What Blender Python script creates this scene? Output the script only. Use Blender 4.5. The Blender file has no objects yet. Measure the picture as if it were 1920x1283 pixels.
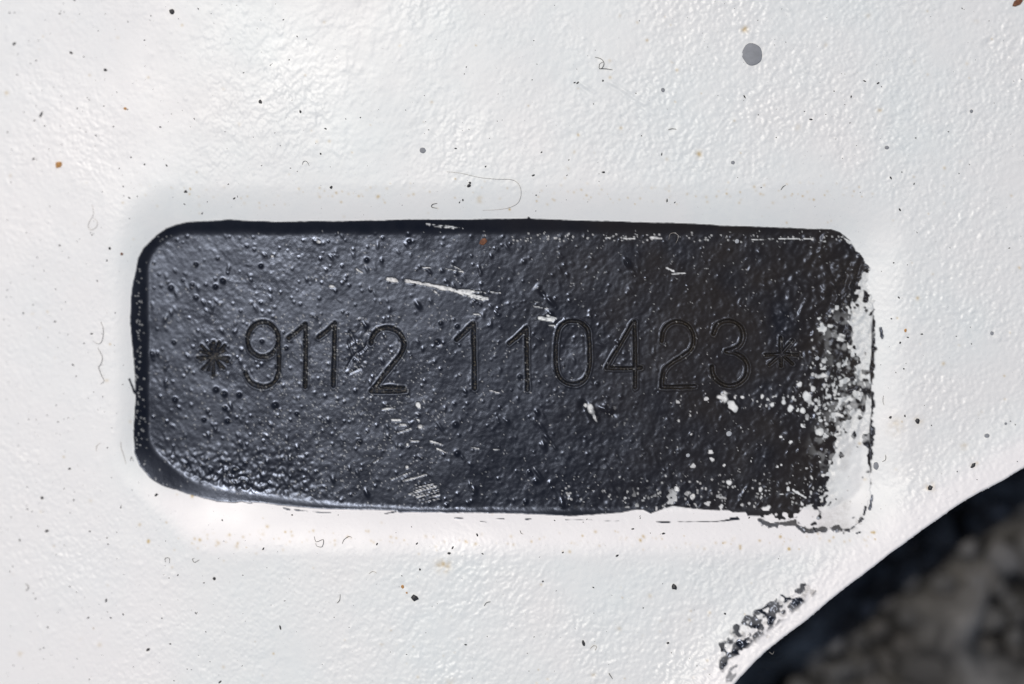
import bpy, math, random
import numpy as np

# ------------------------------------------------------------------ units
S = 6.25e-5            # metres per photograph pixel on the recess floor (picture is about 12 cm wide)
CX, CY = 960.0, 641.5
STEP = 1.75            # spacing of the relief grid, in photo pixels
D_CAM = 0.35
def wx(px): return (px - CX) * S
def wy(py): return (CY - py) * S

scene = bpy.context.scene
col = scene.collection

# ------------------------------------------------------------------ camera
cam_d = bpy.data.cameras.new('camera')
cam = bpy.data.objects.new('camera', cam_d)
col.objects.link(cam)
cam.location = (0, 0, D_CAM)
cam_d.sensor_width = 36
cam_d.lens = 36 * D_CAM / (1920 * S)
cam_d.clip_start = 0.01
cam_d.clip_end = 50
cam_d.dof.use_dof = True
cam_d.dof.focus_distance = D_CAM - 0.0004
cam_d.dof.aperture_fstop = 3.5
scene.camera = cam

# ------------------------------------------------------------------ sky, sun, exposure
SUN = np.array([math.sin(math.radians(-13.5)), math.sin(math.radians(12.5)), 0.0])
SUN[2] = math.sqrt(1 - SUN[0] ** 2 - SUN[1] ** 2)
elev = math.asin(SUN[2])
azim = math.atan2(SUN[0], SUN[1])
world = bpy.data.worlds.new('World')
scene.world = world
world.use_nodes = True
wn = world.node_tree
bg = wn.nodes['Background']
sky = wn.nodes.new('ShaderNodeTexSky')
sky.sky_type = 'NISHITA'
sky.sun_disc = False
sky.sun_elevation = elev
sky.sun_rotation = azim
wn.links.new(sky.outputs[0], bg.inputs[0])
bg.inputs[1].default_value = 0.10
sun_d = bpy.data.lights.new('sun', 'SUN')
sun_d.energy = 2.75
sun_d.angle = math.radians(0.6)
sun_d.color = (1.0, 0.94, 0.86)
sun = bpy.data.objects.new('sun', sun_d)
col.objects.link(sun)
from mathutils import Vector
sun.rotation_euler = Vector(tuple(SUN)).to_track_quat('Z', 'Y').to_euler()
scene.view_settings.view_transform = 'Standard'
scene.view_settings.look = 'None'
scene.view_settings.exposure = -0.24
scene.view_settings.gamma = 1.0

# ------------------------------------------------------------------ material helpers
def new_mat(name):
    m = bpy.data.materials.new(name)
    m.use_nodes = True
    nt = m.node_tree
    return m, nt, nt.nodes['Principled BSDF']

def attr(nt, name):
    n = nt.nodes.new('ShaderNodeAttribute'); n.attribute_name = name
    return n.outputs['Fac']

def noise(nt, scale, detail=3, rough=0.55, vec=None):
    n = nt.nodes.new('ShaderNodeTexNoise')
    n.inputs['Scale'].default_value = scale
    n.inputs['Detail'].default_value = detail
    n.inputs['Roughness'].default_value = rough
    if vec is None:
        tc = nt.nodes.new('ShaderNodeTexCoord'); vec = tc.outputs['Object']
    nt.links.new(vec, n.inputs['Vector'])
    return n.outputs['Fac']

def ramp(nt, fac, a, b, ca=(0, 0, 0, 1), cb=(1, 1, 1, 1)):
    r = nt.nodes.new('ShaderNodeValToRGB')
    r.color_ramp.elements[0].position = a; r.color_ramp.elements[0].color = ca
    r.color_ramp.elements[1].position = b; r.color_ramp.elements[1].color = cb
    nt.links.new(fac, r.inputs[0])
    return r.outputs[0]

def mix(nt, fac, a, b, mode='MIX'):
    n = nt.nodes.new('ShaderNodeMix'); n.data_type = 'RGBA'; n.blend_type = mode
    if isinstance(fac, (int, float)): n.inputs[0].default_value = fac
    else: nt.links.new(fac, n.inputs[0])
    for i, v in ((6, a), (7, b)):
        if isinstance(v, tuple): n.inputs[i].default_value = v
        else: nt.links.new(v, n.inputs[i])
    return n.outputs[2]

def math_n(nt, op, a, b):
    n = nt.nodes.new('ShaderNodeMath'); n.operation = op
    for i, v in ((0, a), (1, b)):
        if isinstance(v, (int, float)): n.inputs[i].default_value = v
        else: nt.links.new(v, n.inputs[i])
    return n.outputs[0]

def bump(nt, h, strength, dist, bsdf, inp='Normal'):
    b = nt.nodes.new('ShaderNodeBump')
    b.inputs['Strength'].default_value = strength
    b.inputs['Distance'].default_value = dist
    nt.links.new(h, b.inputs['Height'])
    nt.links.new(b.outputs[0], bsdf.inputs[inp])

def plain(name, c, rough=0.7, var=0.3, scale=4000):
    m, nt, p = new_mat(name)
    n = noise(nt, scale)
    c0 = tuple(v * (1 - var) for v in c[:3]) + (1,)
    c1 = tuple(min(1, v * (1 + var)) for v in c[:3]) + (1,)
    nt.links.new(ramp(nt, n, .3, .7, c0, c1), p.inputs['Base Color'])
    p.inputs['Roughness'].default_value = rough
    return m

# paint: white lacquer with a black coat on it; the coat's extent, wear, dirt and painted-in light come from attributes
paint, nt, p = new_mat('car_paint')
wh = mix(nt, ramp(nt, noise(nt, 900, 4), .35, .7), (0.726, 0.742, 0.712, 1), (0.77, 0.778, 0.738, 1))
wh = mix(nt, ramp(nt, noise(nt, 60, 3), .35, .65), wh, (0.785, 0.765, 0.725, 1))
warm = attr(nt, 'warm')
wh = mix(nt, warm, wh, (0.85, 0.81, 0.775, 1))  # lighter warm white, also paints in the light on lower slope and edge
speck = ramp(nt, noise(nt, 5200, 2, .5), .70, .76)
speck = math_n(nt, 'MULTIPLY', speck, .55)
wh = mix(nt, speck, wh, (0.42, 0.40, 0.36, 1))
st = attr(nt, 'stain')
wh = mix(nt, st, wh, (0.55, 0.40, 0.18, 1))
gr = attr(nt, 'grime')
gfac = math_n(nt, 'MULTIPLY', gr, ramp(nt, noise(nt, 1800, 5, .7), .25, .6))
wh = mix(nt, gfac, wh, (0.22, 0.195, 0.165, 1))
bl = mix(nt, ramp(nt, noise(nt, 700, 4), .3, .7), (0.006, 0.0062, 0.0072, 1), (0.011, 0.011, 0.012, 1))
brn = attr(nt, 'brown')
bl = mix(nt, brn, bl, (0.024, 0.0195, 0.0155, 1))  # brownish right side: missing sky reflection painted into the colour
# dust caught in the grooves
dst = attr(nt, 'dust')
dfac = math_n(nt, 'MULTIPLY', math_n(nt, 'MULTIPLY', dst, .7), ramp(nt, noise(nt, 5000, 3, .6), .50, .68))
bl = mix(nt, dfac, bl, (0.17, 0.145, 0.10, 1))
blk = attr(nt, 'black')
nt.links.new(mix(nt, blk, wh, bl), p.inputs['Base Color'])
rwht = ramp(nt, noise(nt, 45, 4, .6), .38, .62, (0.37, 0.37, 0.37, 1), (0.50, 0.50, 0.50, 1))
rblk = ramp(nt, noise(nt, 95, 6, .62), .36, .64, (0.20, 0.20, 0.20, 1), (0.33, 0.33, 0.33, 1))
rw = mix(nt, blk, rwht, rblk)
rw = mix(nt, dst, rw, (0.75, 0.75, 0.75, 1))
nt.links.new(rw, p.inputs['Roughness'])
spl = mix(nt, math_n(nt, 'MULTIPLY', blk, brn), (0.44, 0.44, 0.44, 1), (0.22, 0.22, 0.22, 1))  # specular cut by the same mask, standing in for a blocked reflection
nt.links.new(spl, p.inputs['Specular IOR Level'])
tint = mix(nt, blk, (1, 1, 1, 1), (0.66, 0.76, 1.0, 1))  # blue of the reflected sky put into the black's specular tint
nt.links.new(tint, p.inputs['Specular Tint'])
h = math_n(nt, 'ADD', noise(nt, 3000, 3, .6), math_n(nt, 'MULTIPLY', noise(nt, 7000, 2, .6), .5))
bump(nt, h, 0.30, 2.6e-5, p)

grit_m = plain('black_grit', (0.018, 0.018, 0.02), .55, .5)
ochre_m = plain('ochre_grit', (0.50, 0.25, 0.08), .8, .35)
rust_m = plain('rust', (0.17, 0.07, 0.035), .85, .5)
fibre_m = plain('grey_fibre', (0.09, 0.085, 0.08), .7, .3)
hair_m = plain('pale_hair', (0.40, 0.36, 0.31), .6, .3)
spot_m = plain('grey_spot', (0.235, 0.24, 0.25), .6, .10, 1500)
palespot_m = plain('pale_grey_spot', (0.36, 0.37, 0.38), .6, .10, 1500)

# ground: dark stony asphalt under the panel
ground_m, nt, p = new_mat('asphalt')
n1 = noise(nt, 160, 6, .65)
n1 = noise(nt, 115, 4, .55)
nt.links.new(ramp(nt, n1, .40, .62, (0.022, 0.021, 0.020, 1), (0.155, 0.150, 0.144, 1)), p.inputs['Base Color'])
p.inputs['Roughness'].default_value = .85
bump(nt, noise(nt, 900, 5, .7), .8, 6e-4, p)
stone_ms = []
for i, c in enumerate(((0.08, 0.077, 0.074), (0.11, 0.107, 0.103), (0.17, 0.165, 0.16), (0.10, 0.093, 0.086))):
    m, nt, p = new_mat('stone_grey')
    nt.links.new(ramp(nt, noise(nt, 500, 5, .7), .3, .7, tuple(v * .6 for v in c) + (1,), tuple(v * 1.35 for v in c) + (1,)), p.inputs['Base Color'])
    p.inputs['Roughness'].default_value = .8
    bump(nt, noise(nt, 1500, 5, .7), .7, 3e-4, p)
    stone_ms.append(m)

# ------------------------------------------------------------------ object helpers
def tag(o, label=None, cat=None, group=None, kind=None):
    if label: o['label'] = label
    if cat: o['category'] = cat
    if group: o['group'] = group
    if kind: o['kind'] = kind
    return o

def mesh_obj(name, verts, faces, mat, parent=None, smooth=True):
    me = bpy.data.meshes.new(name)
    me.from_pydata([tuple(v) for v in verts], [], [tuple(f) for f in faces])
    me.materials.append(mat)
    if smooth: me.shade_smooth()
    o = bpy.data.objects.new(name, me)
    col.objects.link(o)
    if parent: o.parent = parent
    return o

# ------------------------------------------------------------------ relief grid
core_x = np.arange(-30, 1950 + STEP, STEP)
core_y = np.arange(-30, 1313 + STEP, STEP)
lo_x = -30 - np.cumsum(np.geomspace(4, 300, 26))[::-1]
hi_x = core_x[-1] + np.cumsum(np.geomspace(4, 300, 26))
lo_y = -30 - np.cumsum(np.geomspace(4, 300, 26))[::-1]
hi_y = core_y[-1] + np.cumsum(np.geomspace(4, 300, 26))
XC = np.concatenate([lo_x, core_x, hi_x]); YC = np.concatenate([lo_y, core_y, hi_y])
PADN = 26
X, Y = np.meshgrid(XC, YC)
ny, nx = X.shape
cny, cnx = len(core_y), len(core_x)

def sstep(a, b, v):
    t = np.clip((v - a) / (b - a), 0, 1)
    return t * t * (3 - 2 * t)

def fnoise(seed, sig, sig2=None, ang=0.0):
    """gaussian-filtered noise on the core grid, sigma in photo px, unit deviation, padded to the full grid"""
    r = np.random.default_rng(seed).standard_normal((cny, cnx))
    fy = np.fft.fftfreq(cny, STEP)[:, None]; fx = np.fft.rfftfreq(cnx, STEP)[None, :]
    sig2 = sig if sig2 is None else sig2
    c, s = math.cos(ang), math.sin(ang)
    u = fx * c + fy * s; v = -fx * s + fy * c
    H = np.exp(-2 * math.pi ** 2 * ((sig * u) ** 2 + (sig2 * v) ** 2))
    n = np.fft.irfft2(np.fft.rfft2(r) * H, s=(cny, cnx))
    n = (n - n.mean()) / n.std()
    return np.pad(n, PADN, mode='reflect')

def window(x0, y0, x1, y1):
    i0, i1 = np.searchsorted(YC, (y0, y1)); j0, j1 = np.searchsorted(XC, (x0, x1))
    return slice(i0, i1 + 1), slice(j0, j1 + 1)

def stamp(field, x, y, hgt, sx, sy=None, ang=0.0, flat=False):
    sy = sx if sy is None else sy
    m = 3.2 * max(sx, sy) + 2
    w = window(x - m, y - m, x + m, y + m)
    dx = X[w] - x; dy = Y[w] - y
    c, s = math.cos(ang), math.sin(ang)
    u = (dx * c + dy * s) / sx; v = (-dx * s + dy * c) / sy
    q = u * u + v * v
    g = np.clip(1.3 - q, 0, 1) if flat else np.exp(-q / 2)
    field[w] += hgt * g

def seg_dist(px, py, pts):
    d = np.full(px.shape, 1e9)
    for (ax, ay), (bx, by) in zip(pts[:-1], pts[1:]):
        vx, vy = bx - ax, by - ay
        t = np.clip(((px - ax) * vx + (py - ay) * vy) / (vx * vx + vy * vy + 1e-9), 0, 1)
        d = np.minimum(d, np.hypot(px - ax - t * vx, py - ay - t * vy))
    return d

def poly_sdf(pts, margin=60):
    """positive inside; only near the polygon"""
    xs = [q[0] for q in pts]; ys = [q[1] for q in pts]
    w = window(min(xs) - margin, min(ys) - margin, max(xs) + margin, max(ys) + margin)
    px, py = X[w], Y[w]
    d = seg_dist(px, py, list(pts) + [pts[0]])
    ins = np.zeros(px.shape, bool)
    n = len(pts)
    for k in range(n):
        ax, ay = pts[k]; bx, by = pts[(k + 1) % n]
        if ay == by: continue
        c = ((ay > py) != (by > py)) & (px < (bx - ax) * (py - ay) / (by - ay) + ax)
        ins ^= c
    out = np.full(X.shape, -float(margin))
    out[w] = np.where(ins, d, -d)
    return out

def smooth_pts(pts, n=8, closed=False):
    """Catmull-Rom through pts"""
    P = [np.array(q, float) for q in pts]
    out = []
    m = len(P)
    rng = range(m if closed else m - 1)
    for i in rng:
        p0 = P[(i - 1) % m] if (closed or i > 0) else P[i]
        p1 = P[i]; p2 = P[(i + 1) % m]
        p3 = P[(i + 2) % m] if (closed or i + 2 < m) else p2
        for k in range(n):
            t = k / n
            out.append(tuple(.5 * ((2 * p1) + (p2 - p0) * t + (2 * p0 - 5 * p1 + 4 * p2 - p3) * t * t + (3 * p1 - p0 - 3 * p2 + p3) * t ** 3)))
    if not closed: out.append(tuple(P[-1]))
    return out

def rrect_sdf(x0, y0, x1, y1, r):
    cx, cy = (x0 + x1) / 2, (y0 + y1) / 2
    qx = np.abs(X - cx) - (x1 - x0) / 2 + r; qy = np.abs(Y - cy) - (y1 - y0) / 2 + r
    return -(np.hypot(np.maximum(qx, 0), np.maximum(qy, 0)) + np.minimum(np.maximum(qx, qy), 0) - r)

rnd = random.Random(7)

# ------------------------------------------------------------------ panel form
Rc = 8500.0
def arc_z(px): return -(px - 1150.0) ** 2 / (2 * Rc) * np.where(px < 1150, 1.0, 1.1)
base = arc_z(np.clip(X, -800, 2800)) + 8.0
DEPTH = 19.0
# recess: outer lip and floor lines, each a rounded rectangle
so = rrect_sdf(222, 362, 1690, 1022, 95)
si = rrect_sdf(272, 434, 1620, 956, 70)
def half(ax, ay, bx, by):      # signed distance to a line, positive above it in the picture
    l = math.hypot(bx - ax, by - ay)
    return ((X - ax) * (by - ay) - (Y - ay) * (bx - ax)) / l
def smin(a, b, k): 
    hh = np.clip(.5 + .5 * (b - a) / k, 0, 1)
    return b * (1 - hh) + a * hh - k * hh * (1 - hh)
si = smin(si, half(262, 826, 352, 902), 24)
si = smin(si, half(345, 903, 640, 950), 24)
so = smin(so, half(225, 880, 310, 962), 30)
t = np.clip((so + 20) / (so - si + 20 + 1e-6), 0, 1.5)
prof = smin(t ** 1.7, np.ones_like(t), .14)
prof = np.where(so < -20, 0, prof); prof = np.where(si > 40, 1, prof)
floor_lift = 19.0
Z = base + floor_lift - 8.0 - DEPTH * prof
in_rec = sstep(-45, 30, so)
on_floor = sstep(-6, 8, si)
slope_m = in_rec * (1 - on_floor)

# free edge of the panel, lower right
edge = [(5200, -700), (2700, 520), (2200, 745), (2000, 838), (1911, 884), (1882, 901), (1806, 941), (1741, 985), (1675, 1032), (1609, 1082),
        (1560, 1119), (1510, 1161), (1464, 1195), (1421, 1231), (1375, 1280), (1300, 1372), (1225, 1490), (1150, 1660), (1060, 1950), (900, 5200)]
edge_s = smooth_pts(edge, 10)
er = random.Random(3)
edge_s = [(x + er.gauss(0, .35), y + er.gauss(0, .35)) if 1300 < x < 2000 else (x, y) for x, y in edge_s]
dE = np.full(X.shape, 400.0)
wE = (X > 700) & (Y > -1200)
pts = np.array(edge_s)
dE[wE] = seg_dist(X[wE], Y[wE], edge_s)
edge_poly = edge_s + [(9000, 9000)]
ins = np.zeros(X.shape, bool)
for k in range(len(edge_poly)):
    ax, ay = edge_poly[k]; bx, by = edge_poly[(k + 1) % len(edge_poly)]
    if ay == by: continue
    ins ^= ((ay > Y) != (by > Y)) & (X < (bx - ax) * (Y - ay) / (by - ay) + ax)
dE = np.where(ins, -dE, dE)                    # positive on the panel
# slight upstand towards the edge, then a rounded fold down
Z += 17.0 * sstep(130, -40, dE)
fold = 5.0
q = np.clip((fold - dE) / fold, 0, 1)
Z -= fold * (1 - np.sqrt(np.clip(1 - q * q, 0, 1)))

# ------------------------------------------------------------------ outlines of the black coat
patch = [(239, 605), (240, 570), (242, 540), (246, 520), (250, 503), (254, 482), (263, 465), (277, 450), (290, 438), (307, 427), (325, 420), (345, 415.5), (370, 413.5),
    (400, 412), (425, 410.5), (455, 413), (520, 415), (580, 414), (640, 414), (700, 413), (760, 411), (830, 412), (900, 411), (975, 410), (988, 409.5), (991, 406), (995, 410),
    (1040, 412), (1110, 414), (1180, 416), (1240, 418), (1290, 419), (1350, 423), (1420, 425), (1500, 428), (1560, 430), (1575, 435),
    (1586, 442), (1596, 451), (1602, 461), (1606, 468), (1613, 474), (1618, 485), (1622, 493), (1628, 503), (1631, 515), (1630, 525), (1625, 540), (1632, 548), (1639, 560), (1639, 590),
    (1641, 610), (1641, 700), (1639, 760), (1637, 800), (1635, 870), (1635, 885), (1633, 930), (1629, 952), (1618, 975), (1604, 986), (1580, 996), (1545, 994), (1510, 996), (1497, 986),
    (1465, 984), (1445, 978), (1430, 975), (1424, 968), (1402, 967), (1398, 960), (1374, 961), (1365, 957), (1340, 957), (1300, 954), (1262, 949), (1240, 956), (1220, 963),
    (1205, 956), (1190, 957), (1165, 962), (1120, 965), (1064, 968), (1040, 966), (965, 964), (890, 962), (829, 963), (825, 962), (770, 962), (748, 962), (742, 958),
    (697, 957), (670, 957), (615, 956), (575, 954), (537, 950), (495, 945), (452, 942), (432, 944), (405, 942), (345, 927), (330, 921), (300, 912), (288, 905), (277, 897), (257, 875),
    (247, 850), (245, 805), (249, 745), (246, 680)]
sdP = poly_sdf(patch)
rag = fnoise(11, 2.2) * .55 + fnoise(12, 9) * .6
rag_amt = .35 + 2.4 * sstep(1350, 1600, X) * sstep(450, 500, Y)
pe = sdP + rag * rag_amt
inP = sstep(-1.0, 1.0, pe)

# white zone where the black coat has gone, right end
worn = [(1640, 500), (1606, 512), (1602, 528), (1599, 548), (1601, 575), (1588, 590), (1583, 610), (1590, 640), (1596, 668), (1612, 700), (1612, 735), (1596, 756), (1590, 785), (1578, 808),
        (1566, 835), (1560, 862), (1551, 880), (1552, 905), (1549, 925), (1556, 940), (1530, 946), (1500, 952), (1490, 962), (1460, 962), (1440, 972), (1425, 972), (1430, 990), (1520, 1010), (1650, 1010), (1660, 700)]
sdW = poly_sdf(worn, 160)

# ------------------------------------------------------------------ relief texture
rightness = sstep(700, 1500, X + .35 * (Y - 640))
lowright = sstep(850, 1500, X + .9 * (Y - 700))
rough_r = fnoise(21, 3.0, 4.6, math.radians(25)) * .62 + fnoise(22, 5.5, 9, math.radians(30)) * .55
ripple = fnoise(23, 2.6, 6.0, math.radians(-30))
fine = fnoise(24, 1.9)
lumps = fnoise(25, 3.6)
# white enamel: smooth far left, orange peel above, grainy on the right
peel = fnoise(31, 2.8, 4.4, math.radians(30)) * .62 + fnoise(32, 5.5) * .55 + fnoise(37, 11) * .3
grain = fnoise(33, 2.2) * .62 + fnoise(34, 4.0) * .55 + fnoise(36, 9) * .25
gr_amp = (.08 + .30 * sstep(700, 1500, X)) * (1 - .5 * sstep(300, 420, Y) * (1 - sstep(1000, 1050, Y)) * (1 - sstep(1640, 1700, X)))
peel_amp = .21 * np.exp(-((X - 620) / 330) ** 2) * sstep(420, 200, Y) + .17 * sstep(1010, 1080, Y) * sstep(500, 900, X)
white_rel = grain * gr_amp + peel * peel_amp + fine * (.11 + .07 * rightness)
white_rel *= np.clip(.76 + .22 * rightness + .26 * fnoise(38, 45) + .15 * fnoise(39, 15), .25, 1.3)
white_rel *= (1 - .75 * slope_m) * (1 - .5 * sstep(60, 25, dE))
white_rel += .10 * fnoise(35, 14)
# bumps scattered over the white enamel
for k in range(1500):
    x = rnd.uniform(0, 1920); y = rnd.uniform(0, 1283)
    if 215 < x < 1690 and 360 < y < 1020: continue
    r = rnd.uniform(1.8, 4.2)
    stamp(white_rel, x, y, rnd.uniform(.25, 1.0) * (.55 if rnd.random() > .25 else -.4), r, r * rnd.uniform(1, 1.8), rnd.uniform(0, 3.1))
# scratches / drag marks seen at the top right
for (x, y, l) in ((1100, 165, 22), (1175, 175, 30), (1150, 160, 14), (1205, 195, 16), (1478, 20, 10)):
    stamp(white_rel, x, y, 1.3, 2.4, l * .45, math.radians(-55))
    stamp(white_rel, x - 6, y + 4, -1.0, 2.4, l * .45, math.radians(-55))

blk_rel = (rough_r * (.02 + .17 * rightness) + ripple * (.03 + .15 * lowright) + lumps * (.04 + .60 * sstep(1380, 1580, X)) + fine * (.04 + .05 * rightness)
           + fnoise(26, 15) * .16)
# lower left edge is knobbly
ll = sstep(800, 925, Y) * sstep(700, 420, X)
blk_rel += ll * (fnoise(27, 2.5) * .42 + ripple * .15)
for k in range(1150):
    x = 275 + 1330 * rnd.random(); y = rnd.uniform(436, 950)
    big = rnd.random() < .035
    r = rnd.uniform(2.4, 3.2) if big else rnd.uniform(1.35, 2.1)
    hgt = rnd.uniform(1.2, 2.0) if big else rnd.uniform(.3, .85)
    el = 1 if rnd.random() < .7 else rnd.uniform(1.4, 2.6)
    if el > 1: r = max(r, 1.8)
    stamp(blk_rel, x, y, hgt, r, r * el, math.radians(rnd.gauss(-25, 18)))
for (x, y, r, hgt) in ((364, 495, 3.6, 3.4), (487, 498, 3.4, 3.6), (415, 526, 4, 4.5), (401, 537, 3.6, 4.5), (402, 731, 4.5, 4.5), (418, 739, 4.5, 4.5), (446, 741, 4, 3.5), (324, 750, 4, 3.5),
        (514, 760, 5, 4.8), (419, 766, 3.5, 3.5), (379, 788, 3.5, 3), (424, 789, 3.5, 3), (854, 796, 5, 4.2), (857, 850, 5, 4), (322, 642, 3.5, 3), (489, 640, 3.2, 2.6), (767, 453, 4, 3),
        (687, 487, 3.6, 3), (1120, 720, 4, 3), (555, 776, 3.2, 2.8), (857, 612, 3.5, 3), (826, 606, 3.5, 3), (821, 643, 4.5, -3.2), (535, 653, 3.2, 3), (1296, 815, 4, 3)):
    stamp(blk_rel, x, y, hgt * .62, r * .62)
# long worms and dents
for (x, y, a, l, w_, hgt) in ((1177, 494, -28, 11, 3.6, 6.5), (1187, 512, -40, 9, 3.2, 3.5), (1108, 772, -22, 15, 5.0, 9.0), (1118, 783, -25, 11, 3.4, 4.5), (1093, 760, -10, 10, 6, -4.5),
        (1134, 768, -60, 13, 4, 4.2), (1150, 777, -60, 9, 6, -3), (1361, 749, -38, 14, 6.0, 9), (1378, 763, -45, 13, 6.5, 4.5), (1346, 744, -50, 12, 6, -4.5), (1505, 575, 32, 12, 3.0, 4.0),
        (1498, 582, 32, 12, 3.2, -3.4), (1032, 565, -45, 15, 3.6, 3.0), (1018, 552, -45, 10, 3.6, -2.8), (595, 452, -45, 6, 3, 3.6), (425, 503, 15, 9, 1.8, 2.4), (368, 539, -20, 8, 2, 2.2),
        (305, 598, 25, 11, 2, 2.6), (395, 575, 5, 10, 1.8, 2.2), (488, 886, -5, 10, 2.4, 3.8), (436, 880, 0, 8, 2.6, 3.4), (401, 806, 0, 7, 2.6, 3.6), (430, 762, -22, 9, 2.4, 3.4),
        (1350, 905, -55, 22, 3.0, 4.2), (1010, 890, -35, 20, 3, 3.6), (1030, 825, -40, 18, 3, 3.2), (1015, 800, -40, 16, 3, 3.0), (950, 790, -45, 12, 3, 3.0), (825, 800, -35, 14, 2.6, 2.8),
        (1392, 930, 30, 34, 2.6, 3.6), (1425, 945, 40, 14, 2.6, 3.4), (307, 720, 0, 12, 2.0, 2.6), (306, 690, 5, 9, 2.0, 2.2), (1055, 945, -20, 13, 4, 3.2), (715, 490, 5, 9, 2, 2.0)):
    stamp(blk_rel, x, y, hgt * (.7 if w_ > 3.5 else .3), max(2.0, w_ * .8), l * .55, math.radians(a))
blk_rel *= on_floor * .94 + .06
# flaky crust at the worn right end
crust = sstep(1530, 1600, X) * sstep(470, 530, Y) * sstep(870, 800, Y)
blk_rel += crust * (fnoise(28, 4.0, 10.0, math.radians(10)) * 1.5 + fnoise(29, 2.6) * .9)
wsmooth = sstep(4, 26, sdW) * sstep(790, 860, Y)
blk_rel *= 1 - .70 * wsmooth

# ------------------------------------------------------------------ stamped characters
def arcp(cx, cy, rx, ry, a0, a1, n=16):
    return [(cx + rx * math.cos(math.radians(a0 + (a1 - a0) * k / n)), cy - ry * math.sin(math.radians(a0 + (a1 - a0) * k / n))) for k in range(n + 1)]
def star(cx, cy, arms): return [[(cx, cy), (cx + a, cy + b)] for a, b in arms]
chars = [
 ('stamped_asterisk', 'blurred double-struck asterisk', 2.1, star(397, 671, [(0, -29), (0, 34), (-30, 0), (29, 1), (-23, -22), (22, -23), (-21, 22), (20, 20)]) +
     star(399, 667, [(-8, -19), (9, -24), (-26, 9), (25, 12), (11, 23), (-12, 28), (-27, -8), (19, -9)])),
 ('stamped_digit', 'digit 9', 3.7, [arcp(491, 637, 29.5, 33, 0, 360, 26), [(520, 637), (521.5, 665), (521.5, 697)] + smooth_pts([(521.5, 697), (514, 715), (500, 725), (484, 725), (467, 717), (458, 700)], 4)]),
 ('stamped_digit', 'digit 1 just after the 9', 3.7, [[(540, 634), (556, 622), (571, 608)], [(572, 608), (572, 660), (571, 726)]]),
 ('stamped_digit', 'second digit 1, with a deep rounded foot', 3.7, [[(596, 633), (611, 622), (625, 608)], [(627, 606), (626, 660), (624, 724)]]),
 ('stamped_digit', 'digit 2 standing slightly low before the gap', 4.2, [smooth_pts([(695, 644), (699, 630), (709, 619), (725, 615), (743, 620), (755, 635), (757, 651), (749, 668), (733, 688), (714, 711), (697, 734)], 4), [(696, 734), (728, 735), (760, 733)], [(700, 731), (728, 727), (757, 729)]]),
 ('stamped_digit', 'digit 1 just after the gap', 3.9, [[(856, 637), (868, 626), (878, 616), (887, 607)], [(888, 607), (889, 660), (890, 729)]]),
 ('stamped_digit', 'thin digit 1 before the 0', 3.4, [[(955, 644), (970, 632), (986, 616)], [(987, 615), (988, 670), (989, 731)]]),
 ('stamped_digit', 'digit 0', 3.3, [smooth_pts([(1043, 640), (1048, 617), (1060, 605), (1074, 602), (1090, 606), (1102, 618), (1105, 640), (1106, 665), (1105, 690), (1098, 710), (1086, 719), (1074, 721), (1059, 717), (1048, 706), (1043, 690), (1042, 665)], 4, True)]),
 ('stamped_digit', 'digit 4', 3.4, [[(1188, 604), (1162, 648), (1137, 690)], [(1137, 690.5), (1170, 691), (1202, 690)], [(1190, 604), (1191, 660), (1191, 726)]]),
 ('stamped_digit', 'digit 2 between the 4 and the 3', 3.5, [smooth_pts([(1241, 640), (1243, 624), (1251, 611), (1264, 604), (1280, 605), (1294, 615), (1301, 634), (1297, 654), (1280, 669), (1260, 681), (1245, 697), (1241, 724)], 4), [(1241, 725.5), (1272, 726), (1303, 725)]]),
 ('stamped_digit', 'digit 3', 4.1, [smooth_pts([(1338, 626), (1345, 610), (1359, 602), (1377, 604), (1390, 615), (1394, 630), (1389, 646), (1377, 655), (1362, 659)], 4) + smooth_pts([(1362, 659), (1380, 663), (1395, 673), (1402, 688), (1399, 706), (1386, 719), (1368, 724), (1350, 718), (1338, 704), (1335, 688)], 4)]),
 ('stamped_asterisk', 'crisp asterisk at the end of the number', 2.8, star(1465, 664, [(-1, -31), (22, -25), (32, 2), (-29, 2), (0, 23), (-22, 20), (22, 19)])),
]
groove = np.zeros(X.shape); rim = np.zeros(X.shape); char_id = np.full(X.shape, -1, int)
wob = fnoise(41, 5)
for ci, (nm, lb, hw, strokes) in enumerate(chars):
    hw *= .88
    xs = [q[0] for s_ in strokes for q in s_]; ys = [q[1] for s_ in strokes for q in s_]
    w = window(min(xs) - 14, min(ys) - 14, max(xs) + 14, max(ys) + 14)
    d = np.full(X[w].shape, 1e9)
    for s_ in strokes: d = np.minimum(d, seg_dist(X[w], Y[w], s_))
    d = d + wob[w] * .35
    g = 1 - sstep(hw * .15, hw + 1.0, d)
    groove[w] = np.maximum(groove[w], g * (1 + .14 * wob[w] + .10 * lumps[w]))
    rim[w] = np.maximum(rim[w], np.exp(-((d - hw - 1.8) / 1.5) ** 2))
    c_ = char_id[w]; c_[d < hw + 1.6] = ci; char_id[w] = c_
blk_rel = blk_rel * (1 - .65 * groove) - 4.4 * groove + (.4 + .8 * sstep(800, 1300, X)) * rim
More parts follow.
